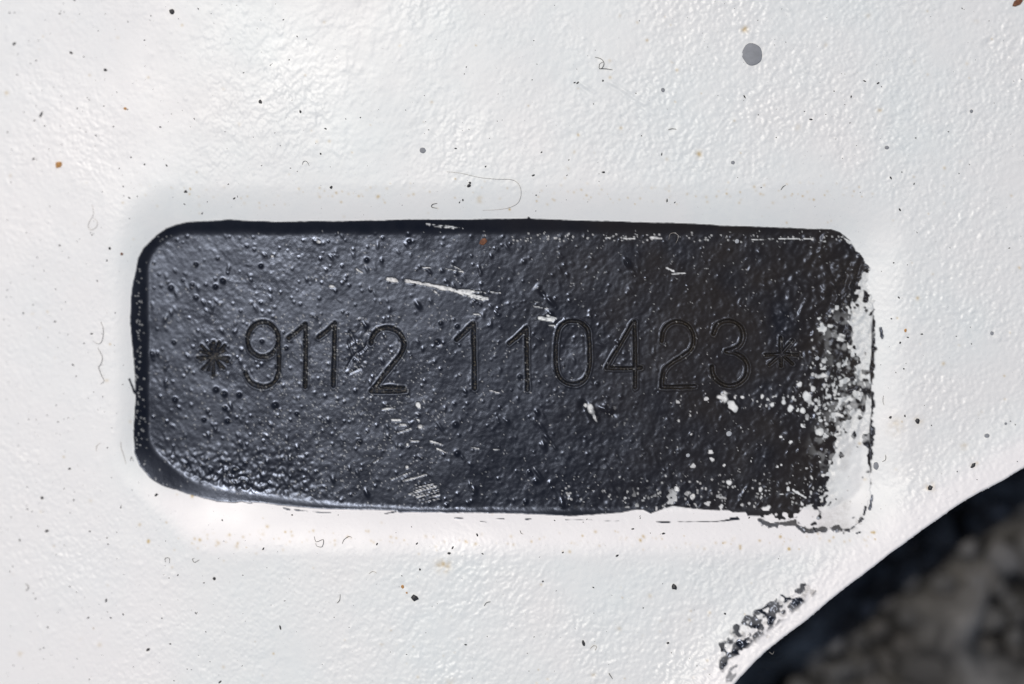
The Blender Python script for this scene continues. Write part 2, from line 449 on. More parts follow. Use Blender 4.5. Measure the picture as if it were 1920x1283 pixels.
# mangled stamping between the 11 and the 2
mess = np.zeros(X.shape)
for (a, b) in (((652, 640), (662, 668)), ((662, 668), (650, 690)), ((662, 668), (682, 655)), ((686, 622), (700, 626)), ((655, 700), (676, 690)), ((655, 622), (664, 640)), ((690, 640), (684, 652))):
    w = window(min(a[0], b[0]) - 12, min(a[1], b[1]) - 12, max(a[0], b[0]) + 12, max(a[1], b[1]) + 12)
    d = seg_dist(X[w], Y[w], [a, b]) + wob[w] * .5
    mess[w] = np.maximum(mess[w], 1 - sstep(.6, 3.4, d))
blk_rel += -.6 * mess + .14 * fnoise(42, 2.2) * np.exp(-((X - 668) / 26) ** 2 - ((Y - 655) / 42) ** 2)

# ------------------------------------------------------------------ where black coat shows
black = inP.copy()
relief_n = blk_rel / 1.6
tops = fnoise(51, 2.5) * .8 + fnoise(52, 4.6) * .7
wdt = 9 + 42 * sstep(545, 600, Y) * sstep(850, 800, Y) + 8 * sstep(900, 940, Y)
e = sdW / np.where(sdW > 0, np.minimum(wdt, 20), wdt) + tops * .62 + .16 * np.clip(relief_n, -2, 2) - .15 + .35 * sstep(-5, 15, sdW)
expose = sstep(-.12, .18, e) * (sdW > -120)
# islands of black inside the worn zone, and the dark slit along its right border
isl = np.zeros(X.shape)
for (x, y, a, b, an) in ((1612, 512, 8, 14, 30), (1606, 530, 5, 10, 0), (1625, 560, 5, 9, 0), (1592, 540, 7, 24, -12), (1585, 585, 5, 18, -8), (1594, 628, 6, 16, -12), (1575, 660, 10, 16, 0), (1600, 690, 6, 7, 0),
        (1620, 760, 4, 20, 8), (1626, 825, 6, 9, 0), (1603, 817, 3, 6, 0), (1604, 758, 7, 7, 0), (1578, 855, 4, 5, 0), (1632, 735, 5, 14, 0), (1631, 860, 3, 14, 4)):
    stamp(isl, x, y, 1.25, a * .8, b * .8, math.radians(an))
isl_m = sstep(.35, .6, isl + .22 * fnoise(53, 3.0))
slit_w = 5.0 * sstep(560, 620, Y) * sstep(893, 840, Y) * (1 + .22 * fnoise(54, 12)) + 1.2 * sstep(545, 560, Y) * sstep(950, 940, Y)
d_r = np.abs(X - (1637.5 + 1.2 * np.sin(Y / 37.0) + 1.3 * sstep(700, 650, Y) - 5 * sstep(700, 900, Y) + 3))
slit = sstep(slit_w + .8, slit_w - .8, d_r) * ((Y > 545) & (Y < 950))
slit *= 1 - sstep(-.2, .2, fnoise(55, 8) - 1.1) * (1 - sstep(600, 640, Y) * sstep(860, 830, Y)) 
seam_pts = smooth_pts([(1426, 976), (1445, 984), (1470, 981), (1492, 984), (1510, 994), (1540, 993), (1565, 990), (1590, 993), (1606, 983), (1616, 972)], 5)
w = window(1400, 940, 1660, 1030)
sm = np.full(X.shape, 99.0); sm[w] = seg_dist(X[w], Y[w], seam_pts)
seam = sstep(4.2, 2.2, sm + 1.6 * fnoise(56, 4) + 1.2 * fnoise(57, 1.8))
wedge = poly_sdf([(1489, 984), (1494, 982), (1501, 992), (1497, 994)], 20)
seam = np.maximum(seam, sstep(-1, 1, wedge))
e2 = sstep(55, 0, sdP) * sstep(1050, 1300, X) * (Y > 800)               # white tops along the lower edge
expose = np.maximum(expose, e2 * sstep(2.0, 2.3, tops + .55 * e2 + .3) * .85)
expose = np.maximum(expose, sstep(2.35, 2.6, tops + .35 * np.clip(relief_n, -1, 2)) * sstep(1080, 1400, X) * sstep(700, 760, Y) * on_floor)
# scratches down to the white: stroke list (x0,y0,x1,y1,half width,raggedness)
scr = np.zeros(X.shape)
sr = np.clip(fnoise(58, 2.0, 5, math.radians(80)), -2, 2)
for (x0, y0, x1, y1, hw, rg) in ((762, 527, 845, 541, 2.2, .8), (800, 533, 912, 560, 2.6, 1.5), (838, 541, 910, 549, 1.2, 1.2), (866, 553, 905, 562, 1.6, 1.6), (728, 523, 743, 526, 3.2, 1.2), (815, 547, 818, 549, 1.5, .4),
        (800, 420, 868, 428, .7, .6), (805, 424, 850, 428, .5, .6), (782, 502, 806, 502, .6, .4), (1000, 574, 1028, 580, 1.0, .8), (1012, 597, 1036, 600, 3.0, 1.3), (1026, 592, 1043, 597, 1.5, 1.0),
        (1030, 610, 1040, 611, 1.2, .8), (1003, 566, 1016, 568, .8, .6), (920, 548, 938, 549, .8, .5), (888, 589, 902, 591, .7, .6), (838, 494, 864, 506, .5, .8), (836, 504, 868, 510, .5, .8),
        (745, 812, 772, 804, .9, .6), (735, 788, 750, 788, 1.8, .8), (750, 797, 760, 797, 1.5, .6), (712, 768, 740, 766, .9, .9), (770, 828, 785, 828, 1.6, .9), (808, 828, 830, 834, 1.2, .9), (820, 842, 836, 849, 1.4, .9),
        (884, 840, 897, 841, .8, .5), (925, 843, 937, 844, .6, .5), (732, 900, 770, 886, .7, .6), (755, 903, 800, 890, .5, .6), (775, 916, 812, 908, .6, .5), (765, 928, 818, 912, .8, .5), (772, 930, 822, 918, .6, .5),
        (780, 933, 822, 922, .6, .5), (786, 938, 824, 928, .6, .5), (790, 943, 822, 936, .5, .5), (775, 922, 815, 911, .5, .5), (700, 868, 716, 858, .6, .5), (668, 505, 678, 511, 1.2, .8), (1170, 448, 1202, 447, 1.5, 1.3),
        (1220, 446, 1240, 447, 1.2, 1.3), (1245, 516, 1285, 512, .9, 1.0), (1410, 450, 1450, 448, .8, 1.0), (1462, 448, 1500, 447, 1.0, 1.2), (1510, 447, 1548, 453, 1.0, 1.5), (1580, 444, 1596, 455, 1.6, 1.6),
        (910, 730, 938, 738, .8, 1.6), (1250, 503, 1262, 508, 1.4, .8), (1320, 503, 1336, 505, 1.0, 1.0), (1135, 447, 1150, 444, 1.0, 1.0), (1488, 920, 1512, 934, 1.6, 1.2)):
    w = window(min(x0, x1) - 8, min(y0, y1) - 8, max(x0, x1) + 8, max(y0, y1) + 8)
    d = seg_dist(X[w], Y[w], [(x0, y0), (x1, y1)]) + rg * .55 * sr[w]
    hw = max(.5, hw * (.95 if hw < 2 else 1.15))
    scr[w] = np.maximum(scr[w], sstep(hw + .8, hw - .5, d + .45 * np.abs(fine[w])))
for (x, y, a, b, an) in ((1357, 746, 10, 12, -20), (1373, 761, 7, 14, -40), (1098, 761, 4, 4.5, 0), (1108, 769, 5.5, 15, -22), (1116, 785, 3.6, 10, -25), (787, 800, 4, 4, 0), (764, 876, 3.2, 3.2, 0), (592, 524, 2.6, 2.6, 0), (623, 537, 5, 2.5, 0), (596, 453, 4.5, 2.5, .7),
        (509, 480, 3, 2.4, 0), (1367, 906, 5, 4, 0), (1268, 918, 5, 4.5, 0), (1298, 931, 4.5, 4.5, 0), (1545, 705, 9, 5, .4), (1500, 722, 5, 6, 0), (1512, 742, 5, 9, 0), (1526, 730, 5, 5, 0), (1505, 770, 6, 5, 0),
        (1538, 812, 9, 6, 0), (1582, 824, 6, 5, 0), (1392, 745, 4, 3, 0), (1420, 753, 3, 3, 0), (1448, 760, 4, 4, 0), (1469, 754, 4, 4, 0), (1483, 766, 4, 5, 0)):
    tmp = np.zeros(X.shape) if False else None
    m_ = 3 * max(a, b) + 3
    w = window(x - m_, y - m_, x + m_, y + m_)
    c, s = math.cos(math.radians(an if abs(an) > 2 else 0)), math.sin(math.radians(an if abs(an) > 2 else 0))
    u = ((X[w] - x) * c + (Y[w] - y) * s) / a; v = (-(X[w] - x) * s + (Y[w] - y) * c) / b
    scr[w] = np.maximum(scr[w], sstep(1.15, .7, np.sqrt(u * u + v * v) + .22 * tops[w]))
for k in range(185):
    if k < 120: x, y = 1556 + rnd.gauss(0, 26), 752 + rnd.gauss(0, 45)
    elif k < 145: x, y = rnd.uniform(1370, 1510), 752 + (rnd.random() - .5) * 22
    else: x, y = rnd.uniform(1060, 1540), 943 - abs(rnd.gauss(0, 18))
    a = rnd.uniform(1.0, 3.4) * (.65 if k > 120 else 1); b = a * rnd.uniform(.8, 1.8)
    w = window(x - 14, y - 14, x + 14, y + 14)
    qd = np.hypot((X[w] - x) / a, (Y[w] - y) / b)
    scr[w] = np.maximum(scr[w], rnd.uniform(.45, 1) * sstep(1.3, .5, qd + .42 * tops[w]))
# blotchy rubbed place under the gap and specks of white and buff everywhere
rub = np.exp(-((X - 786 + (Y - 770) * .1) / 9) ** 2 - ((Y - 775) / 26) ** 2) + .8 * np.exp(-((X - 768) / 7) ** 2 - ((Y - 838) / 12) ** 2)
scr *= .6 + .4 * np.maximum(sstep(-.8, .4, fnoise(59, 1.6)), sstep(1300, 1350, X))
scr = np.maximum(scr, sstep(1.35, 1.6, rub * 1.1 + tops * .6) * sstep(.15, .4, rub))
pk = np.zeros(X.shape)
for k in range(2300):
    x = rnd.uniform(262, 1610); y = rnd.uniform(432, 955)
    if rnd.random() < .5: x = 560 + rnd.gauss(0, 1) * 130 + (0 if rnd.random() < .5 else 120); y = rnd.uniform(590, 930)
    stamp(pk, x, y, rnd.uniform(.35, .95), rnd.uniform(.7, 1.15), rnd.uniform(.8, 1.7), rnd.uniform(0, 3.1), True)
for k in range(90):      # dust on the dark left and top slopes
    stamp(pk, rnd.gauss(256, 5), rnd.uniform(500, 880), .9, rnd.uniform(.8, 1.6), None, 0, True)
    stamp(pk, rnd.uniform(960, 1600), rnd.gauss(446, 5), 1., rnd.uniform(.9, 2.0), None, 0, True)
    stamp(pk, rnd.uniform(1060, 1600), rnd.gauss(925, 18), 1., rnd.uniform(1.0, 2.3), None, 0, True)
pk = np.clip(pk, 0, 1)
reveal = np.clip(np.maximum(np.maximum(expose * (1 - isl_m), scr), pk * .75), 0, 1)
reveal = np.maximum(reveal, .42 * sstep(-62, 6, sdW) * sstep(560, 640, Y) * sstep(900, 830, Y) * sstep(-.4, 1.2, fnoise(66, 3.0) + .7 * fnoise(67, 9)))
reveal = reveal * (1 - slit)
black = inP * (1 - reveal)
black = np.maximum(black, inP * slit)
black = np.maximum(black, seam * .9)

# loose flecks of black past the edge: thin burrs on the white slope
burr = np.zeros(X.shape)
for (x0, y0, x1, y1, hw) in ((530, 954, 542, 957, 1.3), (552, 957, 575, 960, .8), (586, 961, 620, 963, .7), (722, 964, 742, 960, .8), (852, 972, 868, 972, .6), (925, 972, 945, 973, .6), (985, 974, 995, 973, 1.1), (1060, 975, 1110, 975, .5),
        (455, 943, 470, 945, .5), (1230, 979, 1340, 978, .5), (1340, 978, 1385, 973, 1.0), (1370, 973, 1382, 971, 2.0), (238, 712, 248, 738, 1.6), (1605, 1000, 1612, 998, 1.4), (1652, 615, 1655, 634, 2.2), (1636, 930, 1631, 955, 2.2),
        (1623, 952, 1620, 965, 2.4), (1130, 977, 1160, 977, .4), (900, 978, 912, 979, .5)):
    w = window(min(x0, x1) - 6, min(y0, y1) - 6, max(x0, x1) + 6, max(y0, y1) + 6)
    d = seg_dist(X[w], Y[w], [(x0, y0), (x1, y1)]) + .4 * sr[w]
    burr[w] = np.maximum(burr[w], sstep(hw + .8, hw - .5, d))
black = np.maximum(black, burr)

# chipped run of black along the lower right edge
chip_pts = [(1352, 1222), (1350, 1205), (1362, 1190), (1380, 1168), (1400, 1155), (1418, 1143), (1432, 1135), (1448, 1128), (1462, 1118), (1478, 1117), (1490, 1107), (1508, 1092), (1520, 1092), (1529, 1100), (1527, 1112), (1512, 1122), (1500, 1135),
            (1486, 1150), (1462, 1180), (1432, 1200), (1412, 1208), (1392, 1214), (1382, 1226), (1362, 1236), (1353, 1256), (1346, 1250)]
sdC = poly_sdf(chip_pts, 40)
cn = fnoise(61, 5.0) * .9 + fnoise(62, 2.4) * .5
chip = sstep(-1, 1, sdC + 2.4 * fnoise(63, 4)) * sstep(-.2, .4, .66 - cn + np.clip((1 - sdC / 22) * .3, -.5, .4) - .45 * sstep(8, 26, sdC))
upper = sstep(30, 58, dE)
chip *= sstep(22, 34, dE)
chip = np.maximum(chip, .7 * sstep(-1, 1, poly_sdf([(1368, 1250), (1378, 1246), (1380, 1256), (1366, 1272), (1358, 1276)], 20) + 2 * cn) * sstep(-.2, .4, cn))
black = np.maximum(black, chip * (.88 + .12 * sstep(-.5, .5, fnoise(68, 5))))

# ------------------------------------------------------------------ dirt, tint and painted-light attributes
brown = inP * np.clip(.95 * sstep(820, 1350, X - .45 * (Y - 600)) + .9 * sstep(1380, 1580, X) * sstep(900, 780, Y), 0, 1) * (.78 + .16 * fnoise(71, 18)).clip(0, 1)  # painted loss of sky sheen towards the right of the black coat
dust = np.clip(groove * (1.1 - .75 * sstep(900, 1300, X)) + .15 * mess + .35 * rim + .25 * crust, 0, 1) * inP
grime = np.clip((inP * sstep(150, -5, sdW + 0) * .0 + inP * sstep(40, 0, sdW) * reveal * .2) * sstep(1500, 1530, X) + .55 * sstep(40, 10, sm) * inP * (Y > 960) * 0 + .08 * inP * crust + .5 * scr * sstep(1300, 1400, X) * 0, 0, 1)
grime = np.maximum(grime, .30 * wsmooth * inP * sstep(.0, 1.2, fnoise(72, 12) + .4))
grime = np.maximum(grime, .55 * pk * inP)
grime = np.maximum(grime, sstep(12, 0, sm) * .5 * sstep(0, .8, fnoise(73, 2.2)))
grime = np.maximum(grime, .55 * sstep(-6, 4, sdC) * (1 - chip) * sstep(.3, 1.4, fnoise(74, 4)))
warm = np.clip(slope_m * sstep(880, 960, Y) * sstep(1640, 1500, X) * 1.2 + 1.0 * sstep(85, 25, dE), 0, 1)  # lit tone of the lower slope and free edge, painted in
warm = np.maximum(warm, .45 * sstep(420, 250, X) * (1 - in_rec))
stain = np.zeros(X.shape)
for (x, y, r, a) in ((832, 1060, 11, .55), (1649, 207, 4, .5), (1395, 57, 6, .5), (1309, 290, 6, .4), (1680, 800, 14, .16), (1808, 838, 6, .25), (1540, 945, 5, .2), (708, 369, 3.5, .6), (900, 375, 5, .45), (407, 1018, 4, .6), (443, 1027, 4, .5),
                     (490, 1000, 6, .25), (1914, 502, 3, .6), (1722, 560, 3.5, .55), (1770, 682, 3.5, .6), (1722, 790, 8, .3), (1744, 914, 8, .45), (1825, 872, 5, .2), (30, 1232, 5, .3), (182, 1213, 4, .3), (2, 170, 4, .4), (1160, 1178, 4, .3),
                     (1218, 1116, 4, .3), (845, 1278, 7, .2), (1112, 1262, 4, .3), (357, 932, 3, .8), (1495, 240, 5, .15), (1628, 30, 5, .1), (1546, 85, 4, .35), (1832, 40, 3.5, .4), (1212, 78, 3, .4), (1160, 32, 3, .4), (1250, 300, 3, .4)):
    stamp(stain, x, y, a, r * .75)
for k in range(260):
    x, y = rnd.uniform(0, 1920), rnd.uniform(0, 1283)
    stamp(stain, x, y, rnd.uniform(.12, .5), rnd.uniform(1.0, 2.4))
for k in range(160):      # dirt gathers along the lips of the recess
    stamp(stain, rnd.uniform(240, 1640), 1012 + rnd.gauss(0, 9), rnd.uniform(.2, .6), rnd.uniform(.9, 2.2))
    stamp(stain, rnd.uniform(240, 1640), 366 + rnd.gauss(0, 12), rnd.uniform(.15, .5), rnd.uniform(.9, 2.0))
stain = np.clip(stain * (1 + .5 * fnoise(75, 2.5)), 0, 1)

# ------------------------------------------------------------------ combine heights
rel = white_rel * (1 - inP) + (blk_rel + .9) * inP
rel -= 1.0 * np.clip(scr, 0, 1) * inP * sstep(1300, 1200, X)
rel += .9 * seam + .8 * burr + chip * (1.2 + fnoise(64, 3.5) * .9)
rel += sstep(-4, 4, sdC) * .6 * fnoise(65, 4)
rel *= sstep(0, 10, dE)
Z = Z + rel
# open crack along the right and lower borders of the worn corner
Z -= 3.0 * inP * slit * sstep(590, 640, Y)

# normals from the height field (in pixel units, y downwards in the picture)
gy, gx = np.gradient(Z, YC, XC)
NRM = np.stack([-gx, gy, np.ones_like(Z)], -1)
NRM /= np.linalg.norm(NRM, axis=-1, keepdims=True)

# snap the vertices nearest to the free edge onto it
PXs, PYs = X.copy(), Y.copy()
gdy, gdx = np.gradient(dE, YC, XC)
gl = np.hypot(gdx, gdy) + 1e-9
snap = (np.abs(dE) < STEP * .75) & (X > 1000) & (X < 1953) & (Y < 1316)
PXs[snap] -= (dE * gdx / gl)[snap]; PYs[snap] -= (dE * gdy / gl)[snap]
# far border of the panel turns down
CO = np.stack([wx(PXs), wy(PYs), Z * S], -1).reshape(-1, 3)
NR = NRM.reshape(-1, 3)
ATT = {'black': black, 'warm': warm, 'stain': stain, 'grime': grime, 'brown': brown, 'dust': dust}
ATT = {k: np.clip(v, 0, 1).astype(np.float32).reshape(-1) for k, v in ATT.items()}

# faces and which piece each belongs to
ii, jj = np.meshgrid(np.arange(ny - 1), np.arange(nx - 1), indexing='ij')
v00 = (ii * nx + jj).reshape(-1)
quads = np.stack([v00, v00 + nx, v00 + nx + 1, v00 + 1], -1)
dEf = dE.reshape(-1)
keep = (dEf[quads] > -STEP * .8).all(1) & (dEf[quads].max(1) > STEP * .5)
# fall back for coarse cells out of frame: keep those whose corners are on the panel
quads = quads[keep]
def at_face(f): return f.reshape(-1)[quads].mean(1)
lab = np.zeros(len(quads), int)                                 # 0 panel
lab[at_face(so) > 0] = 1                                        # 1 recess wall
lab[at_face(pe) > 0] = 2                                        # 2 black coat
lab[(at_face(pe) > 0) & (at_face(sdW) > 0)] = 3                 # 3 worn corner
lab[(at_face(sdC) > 1)] = 4                                     # 4 chipped edge
cf = char_id.reshape(-1)[quads].max(1)
lab[cf >= 0] = 10 + cf[cf >= 0]

def piece(name, sel, parent=None):
    q_ = quads[sel]
    idx, inv = np.unique(q_, return_inverse=True)
    inv = inv.reshape(-1)
    me = bpy.data.meshes.new(name)
    nf = len(q_)
    me.vertices.add(len(idx)); me.vertices.foreach_set('co', CO[idx].astype(np.float32).ravel())
    me.loops.add(nf * 4); me.loops.foreach_set('vertex_index', inv.astype(np.int32))
    me.polygons.add(nf)
    me.polygons.foreach_set('loop_start', np.arange(0, nf * 4, 4, dtype=np.int32))
    me.update(calc_edges=True)
    me.polygons.foreach_set('use_smooth', np.ones(nf, bool))
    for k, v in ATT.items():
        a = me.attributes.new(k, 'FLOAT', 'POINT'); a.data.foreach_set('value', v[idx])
    me.normals_split_custom_set_from_vertices(NR[idx].tolist())
    me.materials.append(paint)
    o = bpy.data.objects.new(name, me)
    col.objects.link(o)
    if parent: o.parent = parent
    return o

panel = piece('body_panel', lab == 0)
tag(panel, 'white painted steel car body panel with a stamped number in a black recess', 'car panel')
piece('recess_wall', lab == 1, panel)
coat = piece('black_coat', lab == 2, panel)
tag(coat, 'glossy black paint filling the recess around the number')
tag(piece('worn_corner', lab == 3, panel), 'corner of the recess where the black paint has worn to white')
tag(piece('chipped_edge', lab == 4, panel), 'ragged black chips in the white paint beside the free edge')
for ci, (nm, lb, hw, strokes) in enumerate(chars):
    tag(piece(nm, lab == 10 + ci, coat), lb)

# folded flange under the free edge: real sheet thickness
ep = [q_ for q_ in edge_s if -600 < q_[1] < 5000 and q_[0] < 5100]
vs, fs = [], []
def z_edge(x): return float(arc_z(np.clip(np.array(x), -800, 2800))) + floor_lift + 14.6 - fold
for k, (x, y) in enumerate(ep):
    a = ep[max(k - 1, 0)]; b = ep[min(k + 1, len(ep) - 1)]
    tx, ty = b[0] - a[0], b[1] - a[1]; l = math.hypot(tx, ty)
    nxn, nyn = ty / l, -tx / l                        # normal; make it point towards the panel
    if (x + nxn - 960) ** 2 + (y + nyn - 640) ** 2 > (x - 960) ** 2 + (y - 640) ** 2: nxn, nyn = -nxn, -nyn
    ze = z_edge(x)
    for (o_, z_) in ((.4, ze + 1.2), (.2, ze - 12), (1.5, ze - 24), (5, ze - 32), (9, ze - 36), (14, ze - 35), (19, ze - 31), (24, ze - 24)):
        vs.append((wx(x + nxn * o_), wy(y + nyn * o_), z_ * S))
NP_ = 8
for k in range(len(ep) - 1):
    for m in range(NP_ - 1):
        a = k * NP_ + m
        fs.append((a, a + 1, a + NP_ + 1, a + NP_))
fl = mesh_obj('folded_flange', vs, fs, paint, panel)
for k in ATT:
    fl.data.attributes.new(k, 'FLOAT', 'POINT')

# ------------------------------------------------------------------ surface height lookup for things lying on the panel
def z_at(x, y):
    i = int(np.clip(np.searchsorted(YC, y), 1, ny - 1)); j = int(np.clip(np.searchsorted(XC, x), 1, nx - 1))
    return float(Z[i, j])

# flat round grey spots in the paint: shallow discs, parts of the panel
def spot(x, y, rx, ry, mat, host, seed):
    r_ = random.Random(seed)
    n = 28; vs = []; fs = []
    z0 = max(z_at(x + dx, y + dy) for dx in (-rx * .8, 0, rx * .8) for dy in (-ry * .8, 0, ry * .8))
    ph = r_.uniform(0, 6)
    rad = [1 + .05 * math.sin(2 * t_ * 6.283 / n + ph) + .03 * math.sin(5 * t_ * 6.283 / n + ph) + r_.uniform(-.015, .015) for t_ in range(n)]
    for (f, z_) in ((1.0, -1.6), (1.0, .15), (.93, .4), (.5, .45)):
        for k in range(n):
            a = k / n * 2 * math.pi
            vs.append((wx(x + rx * f * rad[k] * math.cos(a)), wy(y + ry * f * rad[k] * math.sin(a)), (z0 + z_) * S))
    for b in range(3):
        for k in range(n):
            fs.append((b * n + k, (b + 1) * n + k, (b + 1) * n + (k + 1) % n, b * n + (k + 1) % n))
    fs.append([3 * n + k for k in range(n)][::-1])
    return mesh_obj('paint_spot', vs, fs, mat, host)
for k, (x, y, rx, ry) in enumerate(((1409, 103.5, 19.5, 20), (793, 283, 5.6, 5.6), (1242, 170.5, 3.8, 3.8), (1373, 306, 3.6, 3.6), (1662.5, 277, 4.0, 3.6), (1823, 208, 3.3, 3.3), (1862, 625, 3.6, 3.6),
                                    (1852, 817.5, 4.6, 4.2), (1643.5, 874, 4.8, 7.6), (1888, 795, 2.6, 2.6))):
    o = spot(x, y, rx, ry, spot_m, panel, k)
    if k == 0: tag(o, 'largest round grey spot, coin-shaped, in the upper right')
for k, (x, y, r) in enumerate(((1367, 813.5, 5), (1290, 854, 3.6), (1382, 452.5, 4), (1534, 972, 3.2), (1533, 672, 4))):
    spot(x, y, r, r, palespot_m, coat, 40 + k)

# ------------------------------------------------------------------ grit lying on the paint
def grit_mesh(seed, rx, ry, rz, ang, jag=.25):
    r_ = random.Random(seed)
    nlat, nlon = 5, 9
    vs, fs = [], []
    c, s = math.cos(ang), math.sin(ang)
    rim_ = [1 + r_.uniform(-jag, jag) for _ in range(nlon)]
    for i in range(nlat):
        ph = (i / (nlat - 1)) * math.pi * .5
        f = math.cos(ph) ** .6 if i < nlat - 1 else .12
        for k in range(nlon):
            a = k / nlon * 2 * math.pi
            u = rx * f * rim_[k] * math.cos(a) * (1 + r_.uniform(-.06, .06)); v = ry * f * rim_[k] * math.sin(a)
            vs.append(((u * c - v * s) * S, -(u * s + v * c) * S, (rz * math.sin(ph) * (1 + r_.uniform(-.2, .2)) - .8 * (i == 0)) * S))
    for i in range(nlat - 1):
        for k in range(nlon):
            fs.append((i * nlon + k, (i + 1) * nlon + k, (i + 1) * nlon + (k + 1) % nlon, i * nlon + (k + 1) % nlon))
    fs.append([(nlat - 1) * nlon + k for k in range(nlon)][::-1])
    return vs, fs

GR = 'loose grit on the panel'
grits = [
 (320.5, 20, 6.0, 4.6, .8, grit_m, 'shiny black grit flake nearest the top edge of the photo'),
 (488, 190.5, 4.3, 3.2, 1.2, grit_m, 'small black grit flake on the bright glare above the recess'),
 (17.5, 76.5, 4.6, 2.4, -.7, grit_m, 'dark elongated grit flake near the upper left corner'),
 (69, 211.5, 6.5, 2.2, -1.1, grit_m, 'thin slanting black grit sliver at the left, above an orange stain'),
 (127, 95, 3.2, 2.6, .2, grit_m, 'dark grit with a bent tail beside the upper left corner'),
 (193, 128, 3.4, 2.8, .4, grit_m, 'dark grit flake with a pale yellow halo, upper left'),
 (346, 358.5, 3.4, 2.6, .2, grit_m, 'black grit on the upper lip of the recess near its left end'),
 (621, 351.5, 3.0, 2.7, .1, grit_m, 'round black grit just above the recess lip, left of centre'),
 (879, 349, 4.6, 3.2, -.7, grit_m, 'black double grain of grit inside the faint hair loop'),
 (881.5, 344, 2.4, 2.4, 0, grit_m, 'smaller black grain touching the double grain above the recess'),
 (777.5, 1120, 7.0, 6.2, .3, grit_m, 'largest charcoal grit flake, below the recess beside orange crumbs'),
 (1263.5, 1099, 6.2, 5.0, 1.0, grit_m, 'black grit flake below the recess, right of centre'),
 (1094, 1204.5, 5.6, 3.0, 1.3, grit_m, 'narrow black grit flake beside a curled fibre at the bottom'),
 (1720.5, 790, 5.4, 4.6, .4, grit_m, 'spiky black grit with a yellow halo right of the recess'),
 (400.5, 1086.5, 3.6, 3.0, .4, grit_m, 'black triangular grit under the lower left of the recess'),
 (525, 1177.5, 4.2, 1.8, 1.3, grit_m, 'thin upright black grit sliver near the bottom, left of centre'),
 (274.5, 1221, 4.0, 2.8, -.7, grit_m, 'black oval grit close to the bottom edge at the left'),
 (71, 936.5, 3.6, 3.2, .4, grit_m, 'black grit grain left of the lower left recess corner'),
 (80.5, 999, 3.8, 2.4, -.3, grit_m, 'flat black grit grain in the lower left, below another grain'),
 (842.5, 1036.5, 3.2, 2.5, 0, grit_m, 'black grit just above the yellow stain'),
 (1825, 873, 7.0, 3.2, -.8, grit_m, 'black tapering chip near the free edge at the far right'),
 (1744, 915, 4.6, 5.0, .3, grit_m, 'brownish dark crumb with fine spikes near the free edge'),
 (1251.5, 1204, 2.6, 2.0, 0, grit_m, 'tiny dark grain near the bottom, right of centre'),
 (1670, 783, 3.0, 2.8, 0, grit_m, 'round black grain just outside the right lip of the recess'),
 (103, 306, 5.8, 7.2, .2, ochre_m, 'orange crumb at the left of the panel'),
 (231, 201.5, 3.8, 2.6, .2, ochre_m, 'small orange grain in the upper left'),
 (755, 1099.5, 3.0, 4.0, -.4, ochre_m, 'orange grain just above the largest charcoal flake'),
 (763, 1111, 2.0, 2.0, 0, ochre_m, 'tiny orange grain touching the largest charcoal flake'),
 (223.5, 475.5, 3.0, 3.0, .4, rust_m, 'rust-red grain beside the upper left corner of the black paint'),
 (906.5, 453.5, 5.2, 8.2, .75, rust_m, 'brown oval crumb lying on the black paint near its top'),
 (1911, 2, 13, 6.0, -.5, rust_m, 'ragged rust-brown flake at the upper right corner of the photo'),
 (1698, 620, 2.6, 4.0, .3, ochre_m, 'yellow-orange speck right of the recess, upper of two'),
]
for k, (x, y, rx, ry, an, m, lb) in enumerate(grits):
    vs, fs = grit_mesh(100 + k, rx, ry, min(rx, ry) * .55, an)
    o = mesh_obj('grit' if m is grit_m else 'crumb', vs, fs, m)
    o.location = (wx(x), wy(y), z_at(x, y) * S)
    tag(o, lb, 'grit', GR)

# countless fine dust specks: one stuff object
vs, fs = [], []
r_ = random.Random(99)
def speck_at(x, y, r):
    n = 5; z0 = z_at(x, y) - .3; b = len(vs); a0 = r_.uniform(0, 6.3); el = r_.uniform(1, 2.2)
    for k in range(n):
        a = a0 + k / n * 6.283
        rr = r * r_.uniform(.7, 1.2)
        u = rr * el * math.cos(a); v = rr * math.sin(a)
        vs.append((wx(x + u * math.cos(a0) - v * math.sin(a0)), wy(y + u * math.sin(a0) + v * math.cos(a0)), z0 * S))
    vs.append((wx(x), wy(y), (z0 + .3 + r * .9) * S))
    for k in range(n): fs.append((b + k, b + n, b + (k + 1) % n))
for k in range(900):
    x, y = r_.uniform(-20, 1940), r_.uniform(-20, 1300)
    if r_.random() < .35: x = abs(r_.gauss(0, 260))
    if dE[int(np.searchsorted(YC, y)), int(np.searchsorted(XC, x))] < 16 or sdP[int(np.searchsorted(YC, y)), int(np.searchsorted(XC, x))] > -4: continue
    speck_at(x, y, min(3.0, .65 * math.exp(abs(r_.gauss(0, .5)))))
for (x, y) in ((310, 309.5), (427, 345), (542, 112), (242, 293), (239, 370), (611, 242), (132, 940), (227, 348), (43, 958), (196, 1011), (198, 1023), (493, 1030), (301, 1161.5), (82, 1181), (160, 1162), (131, 685), (137, 706), (35, 587), (1714, 345), (1691, 323),
               (1520, 225), (1563, 172), (1595, 182), (1240, 291), (1670, 334), (1717, 259), (1621, 153), (1645, 157), (1395, 183), (1702, 633), (1688, 643), (1728, 627), (1672, 598), (1695, 692), (1697, 780), (1676, 493), (1687, 393), (1823, 645), (1895, 465),
               (1055, 1035), (1018, 1089), (1112, 1100), (707, 1020), (782, 1019), (849, 1027), (1157, 1041), (1243, 1000), (895, 993 + 10), (1000, 330), (1005, 367), (1250, 376), (1265, 380), (862, 380), (868, 375), (1015, 287), (676, 221), (1077, 157), (1130, 153), (1083, 157)):
    speck_at(x, y, r_.uniform(1.5, 2.3))
tag(mesh_obj('dust', vs, fs, grit_m, smooth=False), 'fine dark dust specks scattered over the white paint', 'dust', kind='stuff')

